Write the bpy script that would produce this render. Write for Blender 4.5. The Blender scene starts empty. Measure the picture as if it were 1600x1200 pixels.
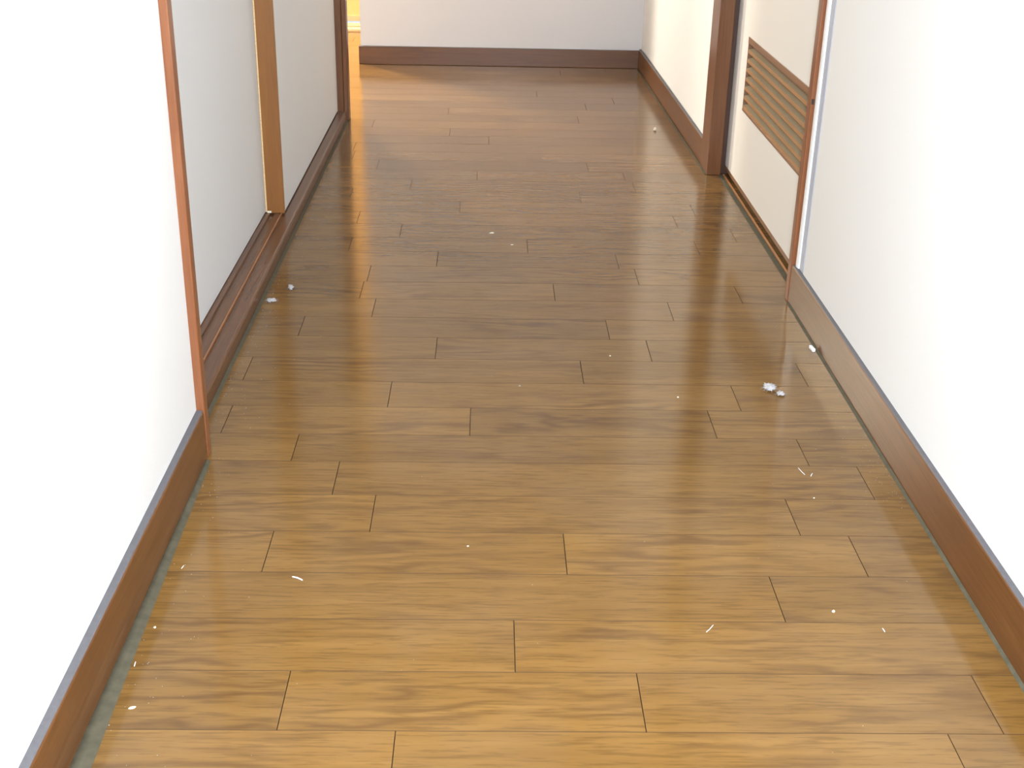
import bpy, bmesh, math, random
from mathutils import Vector, Matrix, noise
random.seed(7)
S = bpy.context.scene
COL = S.collection

# ---------------------------------------------------------------- camera
cd = bpy.data.cameras.new('camera'); cam = bpy.data.objects.new('camera', cd); COL.objects.link(cam)
R = Vector((0.99968981, -0.01518574, 0.01974007)); U = Vector((-0.01169734, 0.41345551, 0.91044918)); F = Vector((0.02198749, 0.91039768, -0.41314962))
M = Matrix(((R.x, U.x, -F.x), (R.y, U.y, -F.y), (R.z, U.z, -F.z))).to_4x4()
M.translation = Vector((0, 0, 0.66259)); cam.matrix_world = M
cd.sensor_fit = 'HORIZONTAL'; cd.sensor_width = 36.0; cd.lens = 36.0 * 1947.8 / 1600.0
cd.clip_start = 0.02; cd.clip_end = 100
S.camera = cam
# ---------------------------------------------------------------- exposure, world, lights
S.view_settings.view_transform = 'Standard'; S.view_settings.look = 'None'
S.view_settings.exposure = 0.02; S.view_settings.gamma = 1.0
S.view_settings.use_curve_mapping = False
W = bpy.data.worlds.new('sky'); S.world = W; W.use_nodes = True
bg = W.node_tree.nodes['Background']; bg.inputs[0].default_value = (0.75, 0.86, 1.0, 1); bg.inputs[1].default_value = 1.0

def area(name, loc, target, sx, sy, power, col, spread=180):
    l = bpy.data.lights.new(name, 'AREA'); l.shape = 'RECTANGLE'; l.size = sx; l.size_y = sy
    l.energy = power; l.color = col; l.spread = math.radians(spread)
    o = bpy.data.objects.new(name, l); COL.objects.link(o); o.location = loc
    d = Vector(target) - Vector(loc); o.rotation_euler = d.to_track_quat('-Z', 'Y').to_euler(); return o
# cool daylight stand-in added behind the photographer; its window is made up
area('added_back_light', (0.05, -1.10, 1.35), (0.0, 1.2, 0.3), 0.66, 1.1, 26.0, (0.78, 0.89, 1.0))
# the flash of the camera (its dust orbs show in the photograph)
area('camera_flash', (0.035, 0.03, 0.71), (0.03, 1.0, 0.33), 0.05, 0.03, 20.5, (0.88, 0.95, 1.0), 150)
# warm light of the far left hall, the second lamp through its glass door
area('unseen_side_light', (-1.93, 4.02, 1.0), (0.45, 3.1, 0.72), 0.5, 0.8, 30.0, (1.0, 0.92, 0.78), 95)  # unseen source added to light the far right wall; no window is built
area('daylight_hall_door', (-0.905, 4.42, 0.85), (-0.50, 3.7, 0.2), 0.14, 1.4, 76.0, (1.0, 0.89, 0.70))

# ---------------------------------------------------------------- helpers
def tag(o, label=None, cat=None, group=None, kind=None):
    if label: o['label'] = label
    if cat: o['category'] = cat
    if group: o['group'] = group
    if kind: o['kind'] = kind
    return o
def link(name, bm, mat, parent=None, smooth=False):
    me = bpy.data.meshes.new(name); bm.normal_update(); bm.to_mesh(me); bm.free()
    if smooth:
        for p in me.polygons: p.use_smooth = True
    me.materials.append(mat)
    o = bpy.data.objects.new(name, me); COL.objects.link(o)
    if parent is not None: o.parent = parent
    return o
def empty(name, loc=(0, 0, 0)):
    o = bpy.data.objects.new(name, None); COL.objects.link(o); o.location = loc; o.empty_display_size = 0.05; return o
def add_box(bm, x0, x1, y0, y1, z0, z1, bev=0.0, seg=2):
    t = bmesh.new()
    bmesh.ops.create_cube(t, size=1.0)
    for v in t.verts:
        v.co = Vector((x0 + (x1 - x0) * (v.co.x + .5), y0 + (y1 - y0) * (v.co.y + .5), z0 + (z1 - z0) * (v.co.z + .5)))
    if bev > 0:
        bmesh.ops.bevel(t, geom=t.edges[:], offset=bev, segments=seg, profile=0.5, affect='EDGES')
    me = bpy.data.meshes.new('tmp'); t.to_mesh(me); t.free(); bm.from_mesh(me); bpy.data.meshes.remove(me)
def box(name, x0, x1, y0, y1, z0, z1, mat, parent=None, bev=0.0, off=(0, 0, 0)):
    bm = bmesh.new(); add_box(bm, x0 - off[0], x1 - off[0], y0 - off[1], y1 - off[1], z0 - off[2], z1 - off[2], bev)
    return link(name, bm, mat, parent)
def prism(name, prof, y0, y1, mat, parent=None, dx1=0.0, smooth=False):
    """profile of (x, z) points extruded from y0 to y1; dx1 slides the far end in x"""
    bm = bmesh.new(); n = len(prof)
    a = [bm.verts.new((x, y0, z)) for x, z in prof]; b = [bm.verts.new((x + dx1, y1, z)) for x, z in prof]
    for i in range(n):
        bm.faces.new((a[i], a[(i + 1) % n], b[(i + 1) % n], b[i]))
    bm.faces.new(a[::-1]); bm.faces.new(b)
    bmesh.ops.recalc_face_normals(bm, faces=bm.faces[:])
    return link(name, bm, mat, parent, smooth)
def base_profile(xf, xb, top, s, r=0.0035):
    """baseboard section: face at xf, back at xb, rounded top front edge; s=+1 when the corridor lies toward +x"""
    p = [(xb, 0.0), (xf, 0.0), (xf, top - r)]
    for k in range(1, 5):
        a = k / 4 * math.pi / 2
        p.append((xf - s * r * (1 - math.cos(a)), top - r + r * math.sin(a)))
    p.append((xb, top)); return p
def struct(o, label, cat):
    return tag(o, label, cat, kind='structure')

# ---------------------------------------------------------------- materials
def mat(name):
    m = bpy.data.materials.new(name); m.use_nodes = True
    nt = m.node_tree; return m, nt, nt.nodes['Principled BSDF']
def nn(nt, typ, **k):
    n = nt.nodes.new(typ)
    for a, b in k.items(): setattr(n, a, b)
    return n
def ramp(nt, fac, stops):
    r = nn(nt, 'ShaderNodeValToRGB'); e = r.color_ramp.elements
    while len(e) < len(stops): e.new(0.5)
    for i, (p, c) in enumerate(stops):
        e[i].position = p; e[i].color = (*c, 1)
    nt.links.new(fac, r.inputs[0]); return r
def mapped(nt, scale, src=None, loc=(0, 0, 0)):
    mp = nn(nt, 'ShaderNodeMapping'); mp.inputs['Scale'].default_value = scale; mp.inputs['Location'].default_value = loc
    if src is None:
        src = nn(nt, 'ShaderNodeTexCoord').outputs['Object']
    nt.links.new(src, mp.inputs[0]); return mp.outputs[0]
def noise_tex(nt, vec, scale, detail=4, rough=.55, dist=0.0):
    n = nn(nt, 'ShaderNodeTexNoise'); n.inputs['Scale'].default_value = scale; n.inputs['Detail'].default_value = detail
    n.inputs['Roughness'].default_value = rough; n.inputs['Distortion'].default_value = dist
    nt.links.new(vec, n.inputs['Vector']); return n.outputs['Fac']
def mth(nt, op, a, b=None, c=None):
    n = nn(nt, 'ShaderNodeMath', operation=op)
    for i, v in enumerate((a, b, c)):
        if v is None: continue
        if isinstance(v, (int, float)): n.inputs[i].default_value = v
        else: nt.links.new(v, n.inputs[i])
    return n.outputs[0]
def mixc(nt, fac, a, b, mode='MIX'):
    n = nn(nt, 'ShaderNodeMix', data_type='RGBA', blend_type=mode)
    for s, v in ((0, fac), (6, a), (7, b)):
        if isinstance(v, (int, float)): n.inputs[s].default_value = v
        elif isinstance(v, tuple): n.inputs[s].default_value = (*v, 1)
        else: nt.links.new(v, n.inputs[s])
    return n.outputs[2]
def bump(nt, b, h, strength, dist):
    n = nn(nt, 'ShaderNodeBump'); n.inputs['Strength'].default_value = strength; n.inputs['Distance'].default_value = dist
    nt.links.new(h, n.inputs['Height']); nt.links.new(n.outputs[0], b.inputs['Normal'])

def wall_mat(name, col, grain=900, bs=0.25):
    m, nt, b = mat(name)
    v = mapped(nt, (1, 1, 1))
    f = noise_tex(nt, v, grain, 3, .6)
    g = noise_tex(nt, v, 7, 3)
    c = mixc(nt, mth(nt, 'MULTIPLY', g, .06), col, tuple(x * .86 for x in col))
    nt.links.new(c, b.inputs['Base Color']); b.inputs['Roughness'].default_value = 0.75
    b.inputs['Specular IOR Level'].default_value = 0.3
    bump(nt, b, f, bs, 0.0012); return m
M_WALL = wall_mat('vinyl_wallpaper', (0.81, 0.805, 0.80))
M_END = wall_mat('mauve_grey_wallpaper', (0.62, 0.60, 0.615))
M_PANEL = wall_mat('closet_panel_paper', (0.765, 0.775, 0.785), 700, .12)
M_DOOR = wall_mat('cream_door_board', (0.84, 0.815, 0.785), 500, .05)
M_CEIL = wall_mat('ceiling_board', (0.78, 0.77, 0.74), 120, .2)

def wood_mat(name, axis, dark, light, rough=.30, spec=.5, coat=0.0, grain=1.0):
    """axis = direction of the grain, 0/1/2"""
    m, nt, b = mat(name)
    s = [26.0, 26.0, 26.0]; s[axis] = 1.3
    v = mapped(nt, tuple(s))
    n1 = noise_tex(nt, v, 3.2 * grain, 5, .6, 1.2)
    s2 = [110.0, 110.0, 110.0]; s2[axis] = 4.0
    n2 = noise_tex(nt, mapped(nt, tuple(s2)), 5.0, 3, .6)
    f = mth(nt, 'ADD', mth(nt, 'MULTIPLY', n1, .7), mth(nt, 'MULTIPLY', n2, .3))
    r = ramp(nt, f, [(.30, dark), (.70, light)])
    nt.links.new(r.outputs[0], b.inputs['Base Color'])
    b.inputs['Roughness'].default_value = rough; b.inputs['Specular IOR Level'].default_value = spec
    b.inputs['Coat Weight'].default_value = coat; b.inputs['Coat Roughness'].default_value = .2
    bump(nt, b, n2, .12, .0006); return m
M_BASE = wood_mat('stained_baseboard_wood', 1, (0.095, 0.035, 0.010), (0.185, 0.076, 0.024), .30)
M_BASE_X = wood_mat('stained_baseboard_wood_cross', 0, (0.070, 0.026, 0.008), (0.150, 0.060, 0.020), .32)
M_JAMB = wood_mat('stained_post_wood', 2, (0.165, 0.054, 0.020), (0.265, 0.098, 0.040), .28)
M_POST = wood_mat('brown_post_wood', 2, (0.105, 0.037, 0.012), (0.185, 0.072, 0.026), .30)
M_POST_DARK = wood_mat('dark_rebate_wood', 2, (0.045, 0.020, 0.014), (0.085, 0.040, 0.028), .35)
M_SILL = wood_mat('worn_sill_wood', 1, (0.085, 0.035, 0.014), (0.155, 0.064, 0.026), .27)
M_RAIL = wood_mat('polished_rail_wood', 1, (0.30, 0.11, 0.035), (0.50, 0.21, 0.07), .3)
M_STILE = wood_mat('oak_stile_wood', 2, (0.19, 0.072, 0.016), (0.29, 0.118, 0.028), .35)
M_VENT = wood_mat('louver_wood', 1, (0.36, 0.175, 0.07), (0.52, 0.28, 0.12), .38)
def plain(name, col, rough=.5, spec=.5, metal=0.0, n=0.12, sc=60):
    m, nt, b = mat(name)
    f = noise_tex(nt, mapped(nt, (1, 1, 1)), sc, 4)
    c = mixc(nt, f, tuple(x * (1 - n) for x in col), tuple(min(1, x * (1 + n)) for x in col))
    nt.links.new(c, b.inputs['Base Color']); b.inputs['Roughness'].default_value = rough
    b.inputs['Specular IOR Level'].default_value = spec; b.inputs['Metallic'].default_value = metal
    return m
M_SEAL = plain('old_grey_green_sealant', (0.095, 0.085, 0.058), .85, .1, 0, .4, 90)
M_BEAD = plain('white_corner_bead', (0.86, 0.88, 0.90), .25)
M_BEAD2 = plain('bluish_grey_band', (0.42, 0.47, 0.58), .35)  # flat bluish grey strip on the wall beside the bead
M_EDGE = plain('pale_edge_glint', (0.80, 0.52, 0.28), .35, .5, 0, .4, 300)  # bright reflecting corner of the stile put into the colour
M_SLAT_TOP = plain('grey_brown_slat_top', (0.27, 0.205, 0.125), .7, .3, 0, .2, 200)  # slat tops greyer and darker than their front edges
M_PALE = plain('pale_threshold_wood', (0.62, 0.44, 0.24), .3)
M_VFRAME = wood_mat('vent_frame_wood', 1, (0.20, 0.095, 0.045), (0.32, 0.16, 0.085), .35)
M_SEAM = plain('dark_plank_seam', (0.075, 0.038, 0.014), .7, .15)
M_LEDGE = plain('dusty_sheen_ledge', (0.115, 0.11, 0.12), .6, .4, 0, .2, 150)  # dust film colour with the grey-blue reflection of the tops painted in
M_DARK = plain('dark_groove', (0.03, 0.018, 0.012), .7)
M_FLUFF = plain('grey_white_dust', (0.48, 0.455, 0.46), .9, .1, 0, .15, 400)
M_CRUMB = plain('pale_crumb', (0.80, 0.74, 0.60), .7, .3, 0, .2, 500)
M_PAPER = plain('white_paper', (0.88, 0.88, 0.90), .6, .3)
M_SPECK = plain('dust_speck', (0.30, 0.27, 0.22), .8, .2)

def emit_mat(name, c_low, c_high, strength, z0, z1):
    """lit glass: patterned amber glass with daylight behind it"""
    m, nt, b = mat(name)
    v = mapped(nt, (1, 1, 1))
    n = noise_tex(nt, v, 60, 3)
    c = mixc(nt, n, c_low, c_high)
    b.inputs['Base Color'].default_value = (c_low[0] * .3, c_low[1] * .25, c_low[2] * .2, 1); b.inputs['Roughness'].default_value = .2
    nt.links.new(c, b.inputs['Emission Color']); b.inputs['Emission Strength'].default_value = strength
    return m
M_AMBER = emit_mat('amber_glass_lit_from_outside', (1.0, .52, .15), (1.0, .64, .24), 0.9, 0, 1)
M_BRIGHT = emit_mat('frosted_glass_lit_from_outside', (1.0, .80, .50), (1.0, .88, .62), 2.2, 0, 1)
M_BACK_GLOW = emit_mat('added_window_glow', (.90, .95, 1.0), (.95, .98, 1.0), 1.2, 0, 1)  # glow given to the pane of the added back window

# floor: varnished oak strips, each plank with its own tone and its own place in the grain
def floor_mat():
    m, nt, b = mat('varnished_oak_strips')
    at = nn(nt, 'ShaderNodeAttribute', attribute_name='plank_seed')
    tc = nn(nt, 'ShaderNodeTexCoord')
    add = nn(nt, 'ShaderNodeVectorMath', operation='MULTIPLY_ADD')
    nt.links.new(at.outputs['Vector'], add.inputs[0]); add.inputs[1].default_value = (31.0, 17.0, 11.0)
    nt.links.new(tc.outputs['Object'], add.inputs[2]); V = add.outputs[0]
    sep = nn(nt, 'ShaderNodeSeparateXYZ'); nt.links.new(V, sep.inputs[0])
    seed = nn(nt, 'ShaderNodeSeparateColor'); nt.links.new(at.outputs['Color'], seed.inputs[0])
    # cathedral figure: stripes across the plank, pulled about by a long low noise
    warp = noise_tex(nt, mapped(nt, (3.2, 15, 1), V), 1.0, 3, .5)
    warp2 = noise_tex(nt, mapped(nt, (11, 42, 1), V), 1.0, 3, .5)
    ph = mth(nt, 'ADD', mth(nt, 'MULTIPLY', sep.outputs['Y'], 270.0), mth(nt, 'ADD', mth(nt, 'MULTIPLY', warp, 44.0), mth(nt, 'MULTIPLY', warp2, 9.0)))
    wave = mth(nt, 'MULTIPLY_ADD', mth(nt, 'SINE', ph), .5, .5)
    wave = mth(nt, 'POWER', wave, 1.6)
    mask = ramp(nt, noise_tex(nt, mapped(nt, (4.5, 13, 1), V, (5, 3, 0)), 1.0, 2), [(.44, (0, 0, 0)), (.62, (1, 1, 1))]).outputs[0]
    fine = noise_tex(nt, mapped(nt, (22.0, 320, 1), V), 1.0, 3, .65)
    streak = noise_tex(nt, mapped(nt, (4.0, 55, 1), V), 1.0, 4, .6)
    base = mixc(nt, ramp(nt, streak, [(.30, (0, 0, 0)), (.70, (1, 1, 1))]).outputs[0], (0.170, 0.086, 0.0205), (0.226, 0.119, 0.031))
    base = mixc(nt, mth(nt, 'MULTIPLY', mth(nt, 'MULTIPLY', wave, mask), .74), base, (0.098, 0.045, 0.012))
    base = mixc(nt, ramp(nt, fine, [(.38, (.55, .55, .55)), (.50, (0, 0, 0))]).outputs[0], base, (0.105, 0.052, 0.013))
    tone = ramp(nt, seed.outputs['Blue'], [(0, (.86, .85, .84)), (1, (1.08, 1.07, 1.04))]).outputs[0]
    base = mixc(nt, 1.0, base, tone, 'MULTIPLY')
    # trodden dust film: broad soft patches
    film = ramp(nt, noise_tex(nt, mapped(nt, (5, 5, 1)), 1.0, 3, .6), [(.42, (0, 0, 0)), (.75, (1, 1, 1))]).outputs[0]
    base = mixc(nt, mth(nt, 'MULTIPLY', film, .07), base, (0.34, 0.30, 0.26))
    nt.links.new(base, b.inputs['Base Color'])
    rg = mth(nt, 'ADD', mth(nt, 'MULTIPLY', film, .03), .14)
    nt.links.new(rg, b.inputs['Roughness'])
    b.inputs['Specular IOR Level'].default_value = .45
    bump(nt, b, noise_tex(nt, mapped(nt, (9, 9, 1)), 1.0, 2), .03, .004)
    return m
M_FLOOR = floor_mat()

# ---------------------------------------------------------------- floor
ROW = 0.0757
def row_y(n): return 0.79 + ROW * n - (0.0086 if n >= 7 else 0.0)
JO = {-1: [-.36, -.0676, .375], 0: [-.1617, .1325, .4208], 1: [-.41, .029, .47], 2: [-.31, .2771], 3: [-.2117, .0818, .3742], 4: [-.115, .3252],
      5: [-.1618, .4233], 6: [-.2167, .3696], 7: [-.3086, -.0168, .2757], 8: [-.1191, .3182], 9: [-.31, .1279, .4194], 10: [-.0668, .2252],
      11: [-.2609, .1748], 12: [-.165, .275], 13: [-.19, .1052, .39], 14: [-.1856, .2407], 15: [-.08, .2162], 16: [-.23, .07, .36], 17: [-.15, .4356],
      18: [-.2317, .3432], 19: [-.05, .3862], 20: [-.26, .18], 21: [-.15, .2924], 22: [-.02, .28], 23: [-.2277, .21]}
bm = bmesh.new()
lay = bm.loops.layers.float_color.new('plank_seed')
def plank(x0, x1, y0, y1):
    g = .00016; d = .0004; e = .0003     # half gap, arris depth, arris width
    c = (random.random(), random.random(), random.random(), 1)
    x0 += g; x1 -= g; y0 += g; y1 -= g
    o = [bm.verts.new(p) for p in ((x0, y0, -d), (x1, y0, -d), (x1, y1, -d), (x0, y1, -d))]
    i = [bm.verts.new(p) for p in ((x0 + e, y0 + e, 0), (x1 - e, y0 + e, 0), (x1 - e, y1 - e, 0), (x0 + e, y1 - e, 0))]
    w = [bm.verts.new((v.co.x, v.co.y, -.006)) for v in o]
    fs = [bm.faces.new(i)]
    for k in range(4):
        fs.append(bm.faces.new((o[k], o[(k + 1) % 4], i[(k + 1) % 4], i[k])))
        fs.append(bm.faces.new((w[k], w[(k + 1) % 4], o[(k + 1) % 4], o[k])))
    for f in fs:
        for l in f.loops: l[lay] = c
    for f in fs[1:]: f.material_index = 1
rnd = random.Random(11)
for n in range(-27, 60):
    y0, y1 = row_y(n), row_y(n + 1)
    if y1 <= 2.985: xl, xr = -.345, .515
    elif y1 <= 3.74: xl, xr = -1.95, .47
    else: xl, xr = -1.95, -.36
    if y0 > 4.40: break
    step = (.294, .44, .585) if n < 24 else (.88, 1.17)
    cuts = list(JO.get(n, []))
    if not cuts:
        x = -.5 + rnd.random() * .3
        x = xl + .05 + rnd.random() * .3
        while x < xr: cuts.append(x); x += rnd.choice(step)
        if not cuts: cuts.append((xl + xr) / 2)
    x = min(cuts)
    while x > xl: x -= rnd.choice((.294, .44)); cuts.append(x)
    x = max(cuts)
    while x < xr: x += rnd.choice(step); cuts.append(x)
    cs = sorted(c for c in cuts if xl + .02 < c < xr - .02)
    cs = [xl] + cs + [xr]
    for a, c in zip(cs, cs[1:]): plank(a, c, y0, y1)
floor = link('floor', bm, M_FLOOR); floor.data.materials.append(M_SEAM)
struct(floor, 'varnished oak strip floor of the hallway, planks laid across it', 'floor')
sub = bmesh.new()
for (a, b_, c, d) in ((-.345, .515, -1.25, 2.985), (-1.95, .47, 2.985, 3.74), (-1.95, -.36, 3.74, 4.44)):
    add_box(sub, a, b_, c, d, -.03, -.0032)
o = link('floor_bedding', sub, M_DARK, floor)

# ---------------------------------------------------------------- left side
H = 2.30
XWL = -.3185
struct(box('wall_left', -.44, XWL, -1.25, 1.249, -.03, H, M_WALL), 'blown-out white papered wall on the near left', 'wall')
struct(prism('baseboard_left', base_profile(-.3105, XWL, .0595, 1), -1.25, 1.2485, M_BASE), 'reddish brown baseboard under the near left wall', 'baseboard')
def ledge_sheen(o):  # upward faces get their grey-blue reflection as colour, along with dust
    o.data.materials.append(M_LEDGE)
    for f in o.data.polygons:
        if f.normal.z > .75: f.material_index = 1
ledge_sheen(bpy.data.objects['baseboard_left'])
# sealant strip, wider toward the photographer
bm = bmesh.new()
pts = [(-1.2, .024), (.4, .0185), (.76, .0155), (.9, .012), (1.0, .010), (1.06, .0085), (1.24, .0055)]
prev = None
for y, w in pts:
    ring = [bm.verts.new(p) for p in ((-.3107, y, .0), (-.3107, y, .0030), (-.3107 + w * .5, y, .0018), (-.3107 + w, y, .0002))]
    if prev:
        for k in range(3): bm.faces.new((prev[k], prev[k + 1], ring[k + 1], ring[k]))
    prev = ring
bmesh.ops.recalc_face_normals(bm, faces=bm.faces[:])
struct(link('trim_1', bm, M_SEAL, None, True), 'grey-green sealant strip along the near left baseboard', 'sealant')
# jamb ending the near left wall
struct(box('trim_2', -.44, -.3096, 1.2495, 1.2665, 0, 1.80, M_JAMB, None, .0016), 'narrow reddish door jamb at the end of the near left wall', 'door jamb')
# closet sill with two sliding grooves
prof = [(-.44, .0), (-.335, .0), (-.335, .0200), (-.3362, .0222), (-.3385, .0230), (-.3525, .0230), (-.3530, .0190), (-.3610, .0190), (-.3615, .0218), (-.3690, .0225),
        (-.3720, .0225), (-.3725, .0190), (-.3800, .0190), (-.3805, .0225), (-.44, .0225)]
struct(prism('trim_3', prof, 1.2675, 2.9635, M_SILL), 'worn brown wooden closet sill with sliding grooves along the left', 'door sill')
bm = bmesh.new(); add_box(bm, -.3618, -.3602, 1.268, 2.963, .0188, .0226, .0004, 1)
struct(link('trim_4', bm, M_RAIL), 'polished orange guide rail running along the closet sill', 'guide rail')
# far jamb where the corridor opens to the left
bm = bmesh.new()
add_box(bm, -.3900, -.3405, 2.9645, 3.0, 0, 1.80, .0012); add_box(bm, -.3402, -.3290, 2.9640, 3.0, 0, 1.80, .0020)
struct(link('trim_5', bm, M_POST), 'dark brown post at the far left corner by the lit opening', 'door post')
struct(prism('trim_6', [(-.335, 0), (-.335, .0020), (-.3335, .0014), (-.3305, .0002), (-.3305, 0)], 1.268, 2.96, M_SEAL), 'thin dusty sealant line along the foot of the closet sill', 'sealant')

def closet_door(name, x, y0, y1, label, th=.030, stile=False):
    t = empty(name, (x, y0, .0195)); struct(t, label, 'sliding door')
    off = (x, y0, .0195)
    box('panel', x - th, x, y0 + (.0012 if stile else 0), y1, .0235, 1.792, M_PANEL, t, .0008, off)
    box('bottom_runner', x - th + .002, x - .0012, y0 + .003, y1 - .003, .0195, .0235, M_SILL, t, 0, off)
    return t, off
closet_door('door_1', -.3885, 1.2675, 2.17, 'near white sliding closet panel on the left, set in the back groove', .028)
t, off = closet_door('door_2', -.3555, 2.130, 2.9640, 'far white sliding closet panel on the left, set in the front groove', .030, True)
s = box('stile', -.3855, -.3548, 2.1265, 2.1315, .0225, 1.792, M_STILE, t, .0006, off)
s['label'] = 'orange-brown wooden edge stile'
e = box('edge_glint', -.3880, -.3853, 2.1262, 2.1315, .0235, 1.792, M_EDGE, t, .0006, off)
e['label'] = 'pale strip painting the bright reflecting corner of the stile'
c = box('worn_chip', -.3850, -.3780, 2.1255, 2.1262, .0228, .0262, M_CRUMB, t, 0, off)
c['label'] = 'cream worn chip at the foot of the stile'
# closet carcass behind the sliding doors and the lintel above
struct(box('wall_closet_back', -.95, -.91, 1.25, 2.98, -.03, H, M_WALL), 'rear wall inside the closet', 'wall')
struct(box('wall_closet_side', -.91, -.442, 1.19, 1.25, -.03, H, M_WALL), 'side wall of the closet', 'wall')
struct(box('floor_closet', -.91, -.442, 1.25, 2.98, -.03, .019, M_SILL), 'closet floor behind the sliding doors', 'floor')
struct(box('wall_left_partition', -1.95, -.3905, 2.966, 2.999, 0, H, M_WALL), 'partition between the closet and the side hall', 'wall')
struct(box('trim_7', -.44, -.3290, 1.2495, 2.999, 1.8005, 1.84, M_JAMB), 'wooden lintel above the closet doors', 'lintel')
struct(box('wall_left_upper', -.44, -.3185, 1.2495, 2.9655, 1.8405, H, M_WALL), 'wall above the closet doors', 'wall')

# ---------------------------------------------------------------- right side
XWR = .4672
struct(box('wall_right', XWR, .60, -1.25, 1.7745, -.03, H, M_WALL), 'white papered wall on the near right', 'wall')
struct(prism('baseboard_right', base_profile(.4605, XWR, .0595, -1), -1.25, 1.7745, M_BASE), 'brown baseboard under the near right wall', 'baseboard')
struct(prism('trim_8', [(.4603, 0), (.4603, .0022), (.4592, .0016), (.4572, .0002), (.4572, 0)], -1.2, 1.77, M_SEAL), 'thin gritty sealant line along the near right baseboard', 'sealant')
struct(box('trim_9', .4592, .60, 1.7750, 1.7945, 0, 1.80, M_JAMB, None, .0016), 'reddish brown door jamb at the end of the near right wall', 'door jamb')
box('notch', .4605, .4640, 1.7740, 1.7760, .300, .3075, M_DARK, bpy.data.objects['trim_9'])['label'] = 'small dark notch'
bead = empty('trim_10', (XWR, 1.75, .06)); struct(bead, 'white corner bead with a bluish lip beside the right door jamb', 'corner bead')
bm = bmesh.new()
segs = 6; y0, y1 = 1.7545, 1.7738
for z0, z1 in ((.0, 1.74),):
    rows = []
    for k in range(segs + 1):
        a = math.pi * k / segs
        rows.append((-.0034 * math.sin(a) ** .7 if 0 < k < segs else 0.0, (y0 + y1) / 2 - 1.75 - (y1 - y0) / 2 * math.cos(a)))
    va = [bm.verts.new((x, y, z0)) for x, y in rows]; vb = [bm.verts.new((x, y, z1)) for x, y in rows]
    for k in range(segs): bm.faces.new((va[k], va[k + 1], vb[k + 1], vb[k]))
    bm.faces.new(va); bm.faces.new(vb[::-1])
bmesh.ops.recalc_face_normals(bm, faces=bm.faces[:])
link('bead', bm, M_BEAD, bead)
bm = bmesh.new(); add_box(bm, -.0007, .0, 1.732 - 1.75, 1.7535 - 1.75, 0, 1.74, .0003, 1)
link('band', bm, M_BEAD2, bead)['label'] = 'bluish grey lip of the bead'

ledge_sheen(bpy.data.objects['baseboard_right'])
# right far post, with a darker rebate strip
pb = bmesh.new(); add_box(pb, .4525, .4818, 2.516, 2.60, 0, 1.80, .0014)
post = link('trim_11', pb, M_POST)
box('rebate_strip', .4821, .535, 2.5275, 2.60, 0, 1.80, M_POST_DARK, post, .0010)['label'] = 'dark strip beside the post'
struct(post, 'reddish brown post on the far side of the louvered door', 'door post')

# louvered cream door
DX = .492; DY0, DY1 = 1.7955, 2.5270
door = empty('door_3', (DX, DY0, .010)); struct(door, 'cream door with a wooden louver vent low in it, on the right', 'door')
off = (DX, DY0, .010)
VY0, VY1, VZ0, VZ1 = 1.910, 2.409, .157, .2965
bm = bmesh.new()
for a in ((DY0, DY1, .0190, VZ0), (DY0, DY1, VZ1, 1.79), (DY0, VY0, VZ0, VZ1), (VY1, DY1, VZ0, VZ1)):
    add_box(bm, 0, .034, a[0] - off[1], a[1] - off[1], a[2] - off[2], a[3] - off[2])
link('panel', bm, M_DOOR, door)
box('bottom_rail', DX + .0006, DX + .033, DY0, DY1, .0095, .0188, M_VFRAME, door, .0006, off)
vent = empty('louver_vent', (0, VY0 - off[1], VZ0 - off[2])); vent.parent = door
vo = (DX, VY0, VZ0)
bm = bmesh.new(); L = VY1 - VY0; Hh = VZ1 - VZ0
add_box(bm, -.0006, .030, 0, L, Hh - .0125, Hh, .0008); add_box(bm, -.0006, .030, 0, L, 0, .0050, .0008)
add_box(bm, -.0006, .030, 0, .0045, .0050, Hh - .0125); add_box(bm, .0002, .030, L - .0015, L, .0050, Hh - .0125)
link('vent_frame', bm, M_VFRAME, vent)
ns = 7; pitch = (Hh - .0175) / ns
sb = bmesh.new()
prof = [(.0010, 0.0), (.0010, .0066), (.0235, .0172), (.0235, .0140), (.0040, .0)]
a = [sb.verts.new((x, .0045, z)) for x, z in prof]; b_ = [sb.verts.new((x, L - .0015, z)) for x, z in prof]
for i in range(5): sb.faces.new((a[i], a[(i + 1) % 5], b_[(i + 1) % 5], b_[i]))
sb.faces.new(a[::-1]); sb.faces.new(b_); bmesh.ops.recalc_face_normals(sb, faces=sb.faces[:])
slat = link('slat', sb, M_VENT, vent); slat.data.materials.append(M_SLAT_TOP)
for f in slat.data.polygons:
    if f.normal.z > .5 and abs(f.normal.y) < .1: f.material_index = 1
slat.name = 'slat'; slat.location = (0, 0, .0045)
for k in range(1, ns):
    c = slat.copy(); COL.objects.link(c); c.parent = vent; c.location = (0, 0, .0045 + k * pitch)
bm = bmesh.new(); add_box(bm, .0305, .0335, .001, L - .001, .001, Hh - .001)
link('vent_backing', bm, M_DARK, vent)
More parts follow.
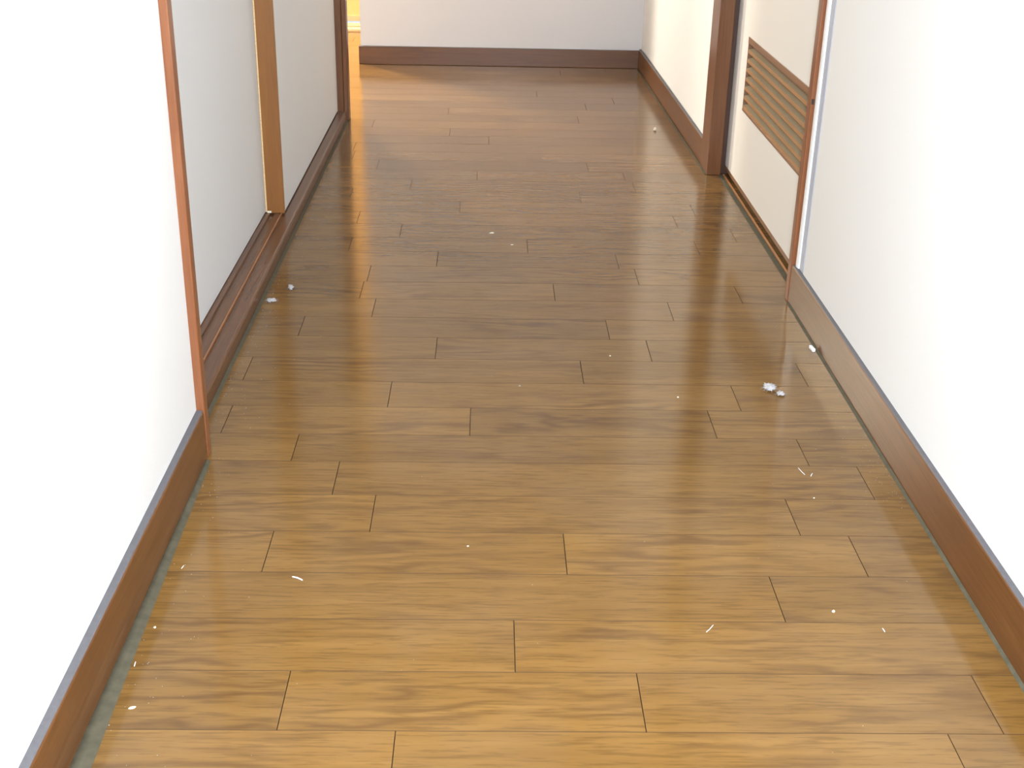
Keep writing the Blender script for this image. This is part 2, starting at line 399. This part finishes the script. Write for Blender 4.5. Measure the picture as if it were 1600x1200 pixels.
# track on the floor under the door
struct(prism('trim_12', [(.4855, 0), (.4860, .0022), (.4895, .0026), (.4905, .0005), (.4905, 0)], 1.796, 2.515, M_RAIL), 'thin orange wooden track on the floor under the louvered door', 'door track')
struct(prism('trim_13', [(.4765, 0), (.4790, .0010), (.4853, .0016), (.4853, 0)], 1.796, 2.515, M_SEAL), 'grey-green sealant beside the track of the louvered door', 'sealant')
struct(box('trim_14', .4525, .60, 1.7750, 2.60, 1.8005, 1.84, M_JAMB), 'wooden lintel above the louvered door', 'lintel')
struct(box('wall_right_upper', .4672, .60, 1.7750, 2.6005, 1.8405, H, M_WALL), 'wall above the louvered door', 'wall')
struct(box('wall_right_room', .575, .60, 1.80, 2.60, -.03, 1.80, M_WALL), 'dim surface behind the louvered door', 'wall')

# far right wall: a hair out of square with the near one
def skew_box(name, xa, ya, xb, yb, th, z0, z1, m):
    bm = bmesh.new()
    vs = [bm.verts.new((x, y, z)) for z in (z0, z1) for x, y in ((xa, ya), (xb, yb), (xb + th, yb), (xa + th, ya))]
    for f in ((0, 1, 2, 3), (4, 5, 6, 7), (0, 1, 5, 4), (1, 2, 6, 5), (2, 3, 7, 6), (3, 0, 4, 7)): bm.faces.new([vs[i] for i in f])
    bmesh.ops.recalc_face_normals(bm, faces=bm.faces[:])
    return link(name, bm, m)
struct(skew_box('wall_right_far', .4600, 2.6005, .4475, 3.86, .12, -.03, H, M_WALL), 'cream lit wall beyond the right door post', 'wall')
struct(skew_box('wall_right_return', .4600, 2.59, .4599, 2.6004, .06, 0, H, M_WALL), 'return behind the right door post', 'wall')
struct(prism('baseboard_right_far', base_profile(.4532, .4598, .0565, -1), 2.6005, 3.709, M_BASE, None, -.0143), 'brown baseboard of the far right wall', 'baseboard')
struct(prism('baseboard_right_stub', base_profile(.4540, .4600, .0565, -1), 2.59, 2.6004, M_BASE), 'short piece of baseboard behind the right door post', 'baseboard')
struct(prism('trim_15', [(.4530, 0), (.4530, .0015), (.4490, .0002), (.4490, 0)], 2.52, 3.70, M_SEAL, None, -.0143), 'thin dusty line along the far right baseboard', 'sealant')

# end wall with free left end
struct(box('wall_end', -.3725, .4485, 3.7215, 3.83, -.03, H, M_END), 'pale mauve-grey wall closing the corridor', 'wall')
bm = bmesh.new(); add_box(bm, -.3775, .4400, 3.7105, 3.7212, 0, .0515, .0014)
struct(link('baseboard_end', bm, M_BASE_X), 'dark brown baseboard across the end wall, its left end free', 'baseboard')

for n_ in ('baseboard_end', 'baseboard_right_far', 'baseboard_right_stub'): ledge_sheen(bpy.data.objects[n_])

# ---------------------------------------------------------------- side hall beyond the left corner
struct(box('wall_side_hall', -2.06, -1.95, 2.966, 4.52, -.03, H, M_WALL), 'left wall of the side hall', 'wall')
# glazed entrance: threshold, sashes with lit glass, posts
bm = bmesh.new()
add_box(bm, -1.95, -.36, 4.30, 4.345, 0, .010, .002); add_box(bm, -1.95, -.36, 4.365, 4.385, 0, .012, .002); add_box(bm, -1.95, -.36, 4.405, 4.425, 0, .012, .002)
struct(link('trim_16', bm, M_PALE), 'ribbed wooden threshold below the lit glass door', 'threshold')
gd = empty('door_4', (-1.15, 4.47, 0)); struct(gd, 'warm lit glazed door seen through the gap at far left', 'door')
def gpart(name, x0, x1, y0, y1, z0, z1, m, bev=0):
    return box(name, x0, x1, y0, y1, z0, z1, m, gd, bev, (-1.15, 4.47, 0))
for x0, x1, m in ((-1.20, -.80, M_BRIGHT), (-.765, -.385, M_AMBER)):
    gpart('glass', x0 + .001, x1 - .001, 4.464, 4.470, .031, 1.77, m)
for x0, x1 in ((-1.24, -1.20), (-.80, -.765), (-.385, -.36)): gpart('stile', x0, x1, 4.455, 4.485, .0, 1.80, M_JAMB, .002)
gpart('top_rail', -1.20, -.385, 4.456, 4.484, 1.77, 1.80, M_JAMB); gpart('bottom_rail', -1.20, -.385, 4.456, 4.484, .013, .031, M_PALE)
struct(box('wall_hall_end', -1.95, -1.2405, 4.45, 4.52, -.03, H, M_WALL), 'wall left of the glazed door', 'wall')
struct(box('wall_hall_over_door', -1.24, -.26, 4.45, 4.52, 1.801, H, M_WALL), 'wall above the glazed door', 'wall')
struct(box('wall_hall_right', -.3595, -.26, 3.8305, 4.52, -.03, H, M_WALL), 'side wall between the end wall and the glazed door', 'wall')

# ---------------------------------------------------------------- ceiling and back
bm = bmesh.new(); add_box(bm, -.44, .60, -1.25, 2.966, H, H + .05); add_box(bm, -2.06, .60, 2.966, 4.52, H, H + .05)
struct(link('ceiling', bm, M_CEIL), 'plain board ceiling over the corridor', 'ceiling')
bm = bmesh.new()
for a in ((-.44, .60, 0 - .03, .75), (-.44, .60, 1.95, H), (-.44, -.29, .75, 1.95), (.39, .60, .75, 1.95)):
    add_box(bm, a[0], a[1], -1.33, -1.2505, a[2], a[3])
struct(link('wall_back', bm, M_WALL), 'wall behind the photographer', 'wall')
win = empty('added_window_1', (.05, -1.29, .75)); struct(win, 'added paper-lined window behind the photographer, never in view', 'window')  # unseen window added to go with the light behind the photographer
bm = bmesh.new()
add_box(bm, -.34, .34, -.02, .02, 0, .04); add_box(bm, -.34, .34, -.02, .02, 1.16, 1.2); add_box(bm, -.34, -.30, -.02, .02, .04, 1.16); add_box(bm, .30, .34, -.02, .02, .04, 1.16); add_box(bm, -.012, .012, -.015, .015, .04, 1.16)
link('window_frame', bm, M_JAMB, win)
bm = bmesh.new(); add_box(bm, -.30, .30, -.006, -.003, .04, 1.16); link('pane', bm, M_BACK_GLOW, win)

# ---------------------------------------------------------------- things lying on the floor
def fluff(name, x, y, rx, ry, rz, ang, label, seed, m=M_FLUFF, fibres=44, z=0.0):
    bm = bmesh.new(); rr = random.Random(seed)
    bmesh.ops.create_icosphere(bm, subdivisions=4, radius=1.0)
    for v in bm.verts:
        p = v.co.copy()
        k = 1 + .60 * noise.fractal(p * 2.2 + Vector((seed, 0, 0)), .7, 2.0, 5) + .25 * noise.noise(p * 9 + Vector((seed, 3, 0)))
        v.co = Vector((p.x * rx * k, p.y * ry * k, max(-.92, p.z) * rz * k))
    zmin = min(v.co.z for v in bm.verts)
    for v in bm.verts: v.co.z -= zmin
    for _ in range(fibres):
        a = rr.random() * 6.283; r0 = .55; l = 1.15 + rr.random() * .75
        p0 = Vector((math.cos(a) * rx * r0, math.sin(a) * ry * r0, rz * (.3 + rr.random() * .9)))
        a2 = a + rr.uniform(-.5, .5)
        p2 = Vector((math.cos(a2) * rx * l, math.sin(a2) * ry * l, rz * rr.random() * .9 + .0001))
        p1 = (p0 + p2) / 2 + Vector((rr.uniform(-1, 1) * rx * .2, rr.uniform(-1, 1) * ry * .2, rz * .5))
        w = .00010; last = None
        for t in range(6):
            t /= 5; p = p0 * (1 - t) ** 2 + p1 * 2 * t * (1 - t) + p2 * t * t
            ring = [bm.verts.new(p + Vector(q)) for q in ((w, 0, 0), (-w * .5, w * .87, 0), (0, 0, w))]
            if last:
                for k in range(3): bm.faces.new((last[k], last[(k + 1) % 3], ring[(k + 1) % 3], ring[k]))
            last = ring
    o = link(name, bm, m, None, True); o.location = (x, y, z); o.rotation_euler = (0, 0, ang)
    return tag(o, label, 'dust fluff' if m is M_FLUFF else 'crumb', 'bits of dust and litter on the floor')
def crumb(x, y, r, label, seed, m=M_CRUMB, name='crumb', cat='crumb', el=1.0, ang=0.0, flat=.6, z=0.0):
    bm = bmesh.new(); bmesh.ops.create_icosphere(bm, subdivisions=2, radius=1.0)
    for v in bm.verts:
        k = 1 + .5 * noise.noise(v.co * 1.9 + Vector((seed * 3.1, 0, 0)))
        v.co = Vector((v.co.x * r * el * k, v.co.y * r * k, v.co.z * r * flat * k))
    zmin = min(v.co.z for v in bm.verts)
    for v in bm.verts: v.co.z -= zmin
    o = link(name, bm, m); o.location = (x, y, z); o.rotation_euler = (0, 0, ang)
    return tag(o, label, cat, 'bits of dust and litter on the floor')
def thread(pts, w, label, name='thread', cat='thread', m=M_PAPER):
    bm = bmesh.new(); c = Vector((sum(p[0] for p in pts) / len(pts), sum(p[1] for p in pts) / len(pts), 0)); last = None
    P = []
    for i in range(len(pts) - 1):
        for k in range(4): P.append(Vector((*pts[i], 0)).lerp(Vector((*pts[i + 1], 0)), k / 4))
    P.append(Vector((*pts[-1], 0)))
    for i, p in enumerate(P):
        d = (P[min(i + 1, len(P) - 1)] - P[max(i - 1, 0)]).normalized(); s = Vector((-d.y, d.x, 0)); q = w * (.6 if i in (0, len(P) - 1) else 1)
        ring = [bm.verts.new(p - c + s * q * math.cos(a) + Vector((0, 0, q + q * math.sin(a)))) for a in [j * math.pi / 3 for j in range(6)]]
        if last:
            for k in range(6): bm.faces.new((last[k], last[(k + 1) % 6], ring[(k + 1) % 6], ring[k]))
        else: bm.faces.new(ring)
        last = ring
    bm.faces.new(last[::-1]); bmesh.ops.recalc_face_normals(bm, faces=bm.faces[:])
    o = link(name, bm, m, None, True); o.location = c
    return tag(o, label, cat, 'bits of dust and litter on the floor')
fluff('dust_fluff', .3660, 1.4510, .0072, .0078, .0030, -.15, 'largest white dust fluff, lying near the right baseboard', 3)
fluff('dust_fluff', .3775, 1.4360, .0042, .0050, .0018, -.5, 'small grey fluff trailing from the largest white fluff', 8, fibres=26)
fluff('dust_fluff', -.2985, 1.8050, .0032, .0085, .0020, .2, 'upright oval grey fluff just out from the closet sill', 5, fibres=30)
fluff('dust_fluff', -.3190, 1.7485, .0065, .0050, .0018, -.2, 'flat white fluff touching the foot of the closet sill', 6, fibres=34)
crumb(.3934, 2.911, .0040, 'pale round crumb far up the floor near the far right baseboard', 2, flat=.9)
crumb(.3247, .957, .0014, 'cream crumb on the plank near the lower right', 4, flat=.9)
crumb(-.2821, .8153, .0014, 'elongated cream crumb near the lower left baseboard', 9, el=1.9, ang=.3)
crumb(-.2910, .9257, .0011, 'tiny cream crumb near the left sealant strip, farther up than the elongated one', 12)
crumb(.0091, 2.096, .0020, 'small yellowish crumb in mid corridor, the farther of a pair', 14, el=2.0, ang=.25)
crumb(.0440, 2.033, .0014, 'small yellowish crumb in mid corridor, the nearer of a pair', 15, el=1.8, ang=.1)
crumb(-.0148, 1.0662, .0010, 'bluish white speck alone on a mid floor plank left of centre', 16)
crumb(.0450, 1.4524, .0015, 'faint grey speck in the middle of the corridor', 17, m=M_SPECK, name='dust_speck', cat='dust speck')
crumb(.2445, 1.4240, .0012, 'pale speck left of the largest fluff', 18)
crumb(.3571, 1.1700, .0010, 'pale speck below the hair on the right of the floor', 19)
crumb(.1700, 1.5550, .0011, 'white speck beside a plank joint, right of mid corridor', 20)
pb = bmesh.new(); add_box(pb, -.0022, .0022, -.0075, .0075, 0, .0045, .0008)
o = link('paper_scrap', pb, M_PAPER); o.location = (.4530, 1.586, .0); o.rotation_euler = (0, 0, .12)
tag(o, 'small white paper scrap against the right baseboard', 'paper scrap', 'bits of dust and litter on the floor')
thread([(-.1812, 1.0088), (-.1760, 1.0068), (-.1705, 1.0030)], .00065, 'short thick white thread on the left of the floor')
thread([(.2018, .9250), (.2060, .9300), (.2100, .9362)], .00035, 'fine slanting white thread at the lower right')
thread([(.3556, 1.2395), (.3575, 1.2300), (.3596, 1.2230)], .00030, 'fine steep white hair near the right baseboard', 'hair', 'hair')
thread([(.3655, 1.2195), (.3670, 1.2235), (.3690, 1.2265)], .00040, 'short pale hair just right of the steep hair', 'hair', 'hair')
thread([(.3634, .9330), (.3640, .9270)], .00045, 'short upright pale fibre at the far lower right', 'fibre', 'fibre')
thread([(-.2952, .8765), (-.2948, .8700)], .00045, 'short upright pale fibre by the left sealant strip', 'fibre', 'fibre')
thread([(-.2890, 1.0215), (-.2878, 1.0275)], .00035, 'short slanting pale fibre beside the left baseboard, farther up', 'fibre', 'fibre')
# uncountable fine dust
bm = bmesh.new(); rr = random.Random(4)
def grain(x, y, r, z=0.0):
    g = bmesh.ops.create_icosphere(bm, subdivisions=1, radius=r)
    for v in g['verts']: v.co = Vector((v.co.x * rr.uniform(.7, 1.6), v.co.y * rr.uniform(.7, 1.6), (v.co.z + r) * .5)) + Vector((x, y, z))
for _ in range(420):
    grain(-.3275 + rr.expovariate(60), rr.uniform(1.30, 2.90), rr.uniform(.0002, .0006))
for _ in range(70):
    grain(-.303 + rr.expovariate(60), rr.uniform(.70, 1.25), rr.uniform(.0002, .0005))
for _ in range(240):
    grain(.4560 - rr.expovariate(55), rr.uniform(1.15, 1.76), rr.uniform(.0002, .0005))
for _ in range(90):
    grain(rr.uniform(-.28, .42), rr.uniform(.72, 2.6), rr.uniform(.00018, .0004))
tag(link('floor_dust', bm, M_SPECK), 'fine pale dust grains along the edges of the floor', 'dust', kind='stuff')
